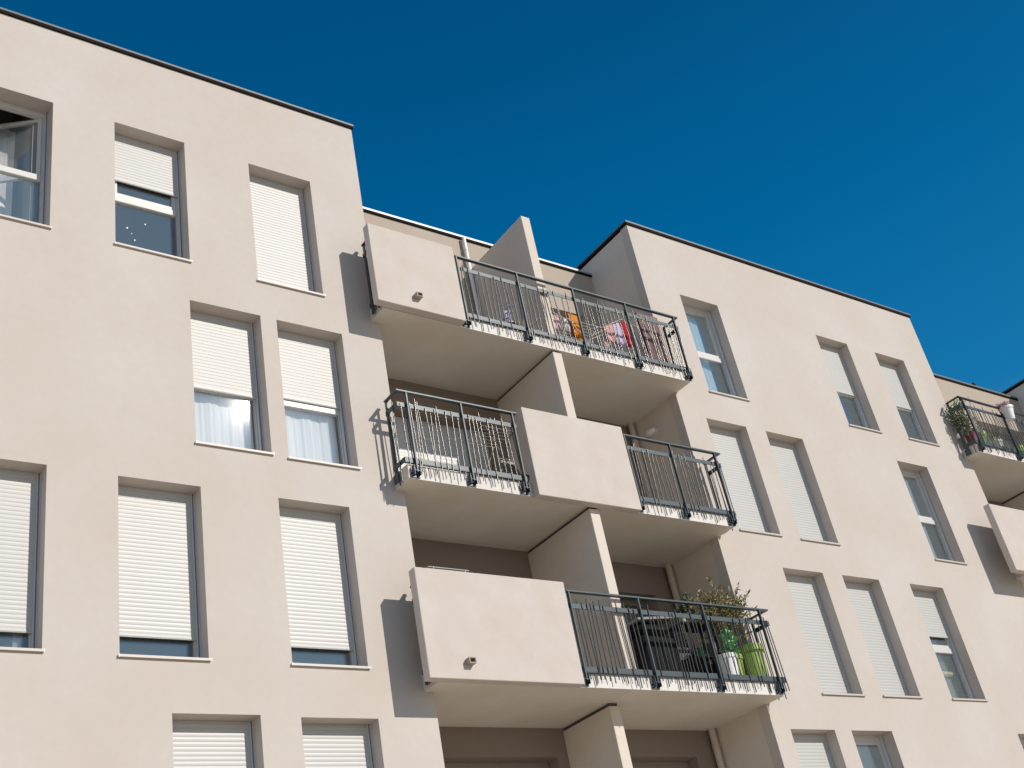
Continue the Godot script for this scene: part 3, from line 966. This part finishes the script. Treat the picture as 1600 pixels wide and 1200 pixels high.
	wires("handle", wc, [[Vector3(0.05, 0.25, 0), Vector3(0.12, 0.31, 0)], [Vector3(0.12, 0.31, 0), Vector3(0.17, 0.2, 0)], [Vector3(0.17, 0.2, 0), Vector3(0.12, 0.08, 0)]], 0.01, can)
	var pa := pot("plant_pot", "tall lime green pot with a rim band at the right end of the lowest balcony", Vector3(13.86, 6.39, 0.14), 0.185, 0.62, M.lime, "lime green plant pots")
	wires("rim_band", pa, ring(0.178, 0.50, 22), 0.008, mat(lin(0.16, 0.30, 0.02), 0.4))
	pot("plant_pot", "lime green pot holding the olive tree, behind the white pot", Vector3(13.53, 6.39, -0.02), 0.19, 0.50, M.lime, "lime green plant pots")
	pot("plant_pot", "white pot with a green leafy plant behind the lowest railing", Vector3(13.20, 6.39, 0.20), 0.165, 0.42, M.white)
	var gl := thing("broad_leaf_plant", "bright green broad leaved plant growing in the white pot", "plant", Vector3(13.20, 6.77, 0.18))
	bush(gl, "foliage", Vector3(0.12, 0.24, -0.04), Vector3(0.17, 0.20, 0.12), 46, 0.15, 0.05, [lin(0.05, 0.42, 0.06), lin(0.08, 0.5, 0.08), lin(0.03, 0.22, 0.03)], 0.4, 0.5)
	wires("stem", gl, [[Vector3(0, 0, 0), Vector3(0.1, 0.26, -0.02)], [Vector3(0.02, 0, 0), Vector3(0.2, 0.22, -0.05)]], 0.006, mat(lin(0.06, 0.2, 0.04), 0.6))
	olive(Vector3(13.57, 6.86, 0.0))
	var gr := pot("plant_pot", "slim grey pot by the side wall behind the tall lime pot", Vector3(13.83, 6.39, -0.55), 0.10, 0.95, mat(lin(0.3, 0.3, 0.3), 0.6))
	gr.set_meta("category", "plant pot")

	# ---- far right top balcony
	for p in [[23.30, 0.12, "first lime pot from the left on the far right top balcony", 0.12, 0.50], [24.72, 0.08, "lime pot below the white hanging pot at the right picture edge", 0.12, 0.42]]:
		pot("plant_pot", p[2], Vector3(p[0], 11.93, p[1]), p[3], p[4], M.lime, "lime green plant pots")
	pot("plant_pot", "brown red pot under the climbing plant, far right top balcony", Vector3(22.70, 11.93, 0.22), 0.14, 0.40, mat(lin(0.22, 0.05, 0.05), 0.7))
	pot("plant_pot", "pale grey pot in the middle of the far right top balcony", Vector3(23.85, 11.93, 0.12), 0.13, 0.40, mat(lin(0.55, 0.58, 0.5), 0.6))
	for p in [[23.85, 12.30, 0.12, "small grey green plant in the pale pot, far right balcony"], [23.30, 12.40, 0.12, "small green plant in the first lime pot, far right balcony"]]:
		var t := thing("small_plant", p[3], "plant", Vector3(p[0], p[1], p[2]))
		bush(t, "foliage", Vector3(0, 0.16, 0), Vector3(0.16, 0.2, 0.12), 90, 0.07, 0.018, [lin(0.10, 0.14, 0.05), lin(0.17, 0.24, 0.06), lin(0.25, 0.28, 0.16)], 0.5, 0.5)
	var cl := thing("climbing_plant", "leafy climber covering the left end of the far right railing", "plant", Vector3(22.62, 12.30, 0.24))
	bush(cl, "foliage", Vector3(-0.04, 0.33, -0.02), Vector3(0.20, 0.50, 0.16), 900, 0.07, 0.02, [lin(0.05, 0.08, 0.025), lin(0.10, 0.14, 0.04), lin(0.03, 0.04, 0.02)], 0.45, 0.3)
	wires("stem", cl, [[Vector3(0, 0, 0), Vector3(-0.06, 0.5, 0)], [Vector3(0.03, 0, 0), Vector3(0.06, 0.7, 0.02)], [Vector3(0.30, 0.6, 0.13), Vector3(0.33, 0.86, 0.14)]], 0.006, M.wood)
	var hp := thing("hanging_pot", "white tapered pot hooked over the far right railing", "plant pot", Vector3(24.02, 12.67, 0.56))
	var hb := Geo.new()
	hb.lathe(Vector3.ZERO, [[0.001, 0.0], [0.085, 0.0], [0.13, 0.26], [0.145, 0.26], [0.148, 0.32], [0.135, 0.32], [0.12, 0.27]], 22)
	obj("body", hb, M.white, hp)
	var so := Geo.new()
	so.lathe(Vector3.ZERO, [[0.001, 0.285], [0.125, 0.28]], 18)
	obj("soil", so, mat(lin(0.05, 0.035, 0.025), 0.95), hp)
	wires("hook", hp, [[Vector3(-0.05, 0.3, -0.13), Vector3(-0.05, 0.345, -0.19)], [Vector3(0.05, 0.3, -0.13), Vector3(0.05, 0.345, -0.19)]], 0.006, M.black)
	var he := thing("heather", "pink heather growing in the white hanging pot", "flowers", Vector3(24.02, 12.95, 0.56))
	bush(he, "blossom", Vector3(-0.02, 0.09, 0), Vector3(0.23, 0.09, 0.15), 260, 0.055, 0.013, [lin(0.30, 0.09, 0.16), lin(0.42, 0.16, 0.22), lin(0.16, 0.05, 0.07)], 0.5, 0.9)
	# a pigeon on the far coping
	var bird := Geo.new()
	var prof := [[0.0, -0.17], [0.018, -0.165], [0.03, -0.10], [0.055, -0.05], [0.068, 0.02], [0.06, 0.07], [0.042, 0.10], [0.036, 0.125], [0.034, 0.15], [0.012, 0.168], [0.0, 0.19]]
	for j in prof.size() - 1:
		for i in 12:
			var f := func(k: int, ii: int) -> Vector3:
				var a := TAU * ii / 12
				var lift := 0.09 + maxf(0.0, prof[k][1] - 0.04) * 0.75
				return Vector3(prof[k][1], lift + sin(a) * prof[k][0], cos(a) * prof[k][0])
			var p0: Vector3 = f.call(j, i)
			var p1: Vector3 = f.call(j, i + 1)
			var p2: Vector3 = f.call(j + 1, i + 1)
			var p3: Vector3 = f.call(j + 1, i)
			var n0 := Vector3(0, sin(TAU * i / 12), cos(TAU * i / 12))
			var n1 := Vector3(0, sin(TAU * (i + 1) / 12), cos(TAU * (i + 1) / 12))
			bird.tri(p0, p1, p2, n0, n1, n1); bird.tri(p0, p2, p3, n0, n1, n0)
	for z in [-0.02, 0.02]:
		bird.tube(Vector3(0.01, 0, z), Vector3(0.005, 0.05, z), 0.005, 0.006, 5)
	var bi := obj("pigeon", bird, mat(lin(0.05, 0.05, 0.06), 0.7))
	bi.position = Vector3(26.82, 15.207, -1.30)
	bi.rotation.y = 0.5
	tag(bi, "small dark pigeon standing on the far right roof edge", "bird")

func ring(r: float, y: float, n: int) -> Array:
	var out := []
	for i in n:
		out.append([Vector3(cos(TAU * i / n) * r, y, sin(TAU * i / n) * r), Vector3(cos(TAU * (i + 1) / n) * r, y, sin(TAU * (i + 1) / n) * r)])
	return out

func olive(at: Vector3) -> void:
	var t := thing("olive_tree", "small olive tree with thin grey leaves rising above the lowest railing", "tree", at)
	var tr := Geo.new()
	var fol := Geo.new()
	tr.tube(Vector3.ZERO, Vector3(0.02, 0.30, 0.02), 0.022, 0.017, 8)
	tr.tube(Vector3(0.02, 0.30, 0.02), Vector3(0.04, 0.56, 0.03), 0.017, 0.013, 8)
	obj("trunk", tr, M.wood, t)
	var br := Geo.new()
	var cols := [lin(0.075, 0.072, 0.014), lin(0.12, 0.095, 0.02), lin(0.045, 0.045, 0.012), lin(0.16, 0.115, 0.035), lin(0.09, 0.06, 0.018)]
	for i in 112:
		var base := Vector3(0.03, lerpf(0.28, 0.72, rng.randf()), 0.025)
		var a := rng.randf() * TAU
		var up := rng.randf_range(0.05, 1.3)
		var d := Vector3(cos(a) * 0.9, up + 0.12, sin(a) * 0.75).normalized()
		var l := rng.randf_range(0.36, 0.66) * (1.08 if up > 0.7 else 0.95)
		var p := base
		var n := 7
		for k in n:
			var q := p + d * l / n
			br.tube(p, q, lerpf(0.006, 0.0015, float(k) / n), lerpf(0.006, 0.0015, float(k + 1) / n), 4, false)
			if k > 1:
				for m in 8:
					var s := lerpf(0, 1, rng.randf())
					var ld := (d * 0.6 + Vector3(rng.randfn(), rng.randfn() * 0.8 + 0.15, rng.randfn()).normalized()).normalized()
					var nn := ld.cross(Vector3(rng.randfn(), rng.randfn(), rng.randfn())).normalized()
					var c: Color = cols[rng.randi() % cols.size()]
					fol.tint = c * rng.randf_range(0.8, 1.2)
					fol.leaf(p.lerp(q, s), ld, nn, rng.randf_range(0.045, 0.075), rng.randf_range(0.009, 0.014))
			p = q
			d = (d + Vector3(rng.randfn(), rng.randfn() + 0.15, rng.randfn()) * 0.16).normalized()
	obj("branches", br, M.wood, t)
	obj("crown", fol, M.leaf, t)
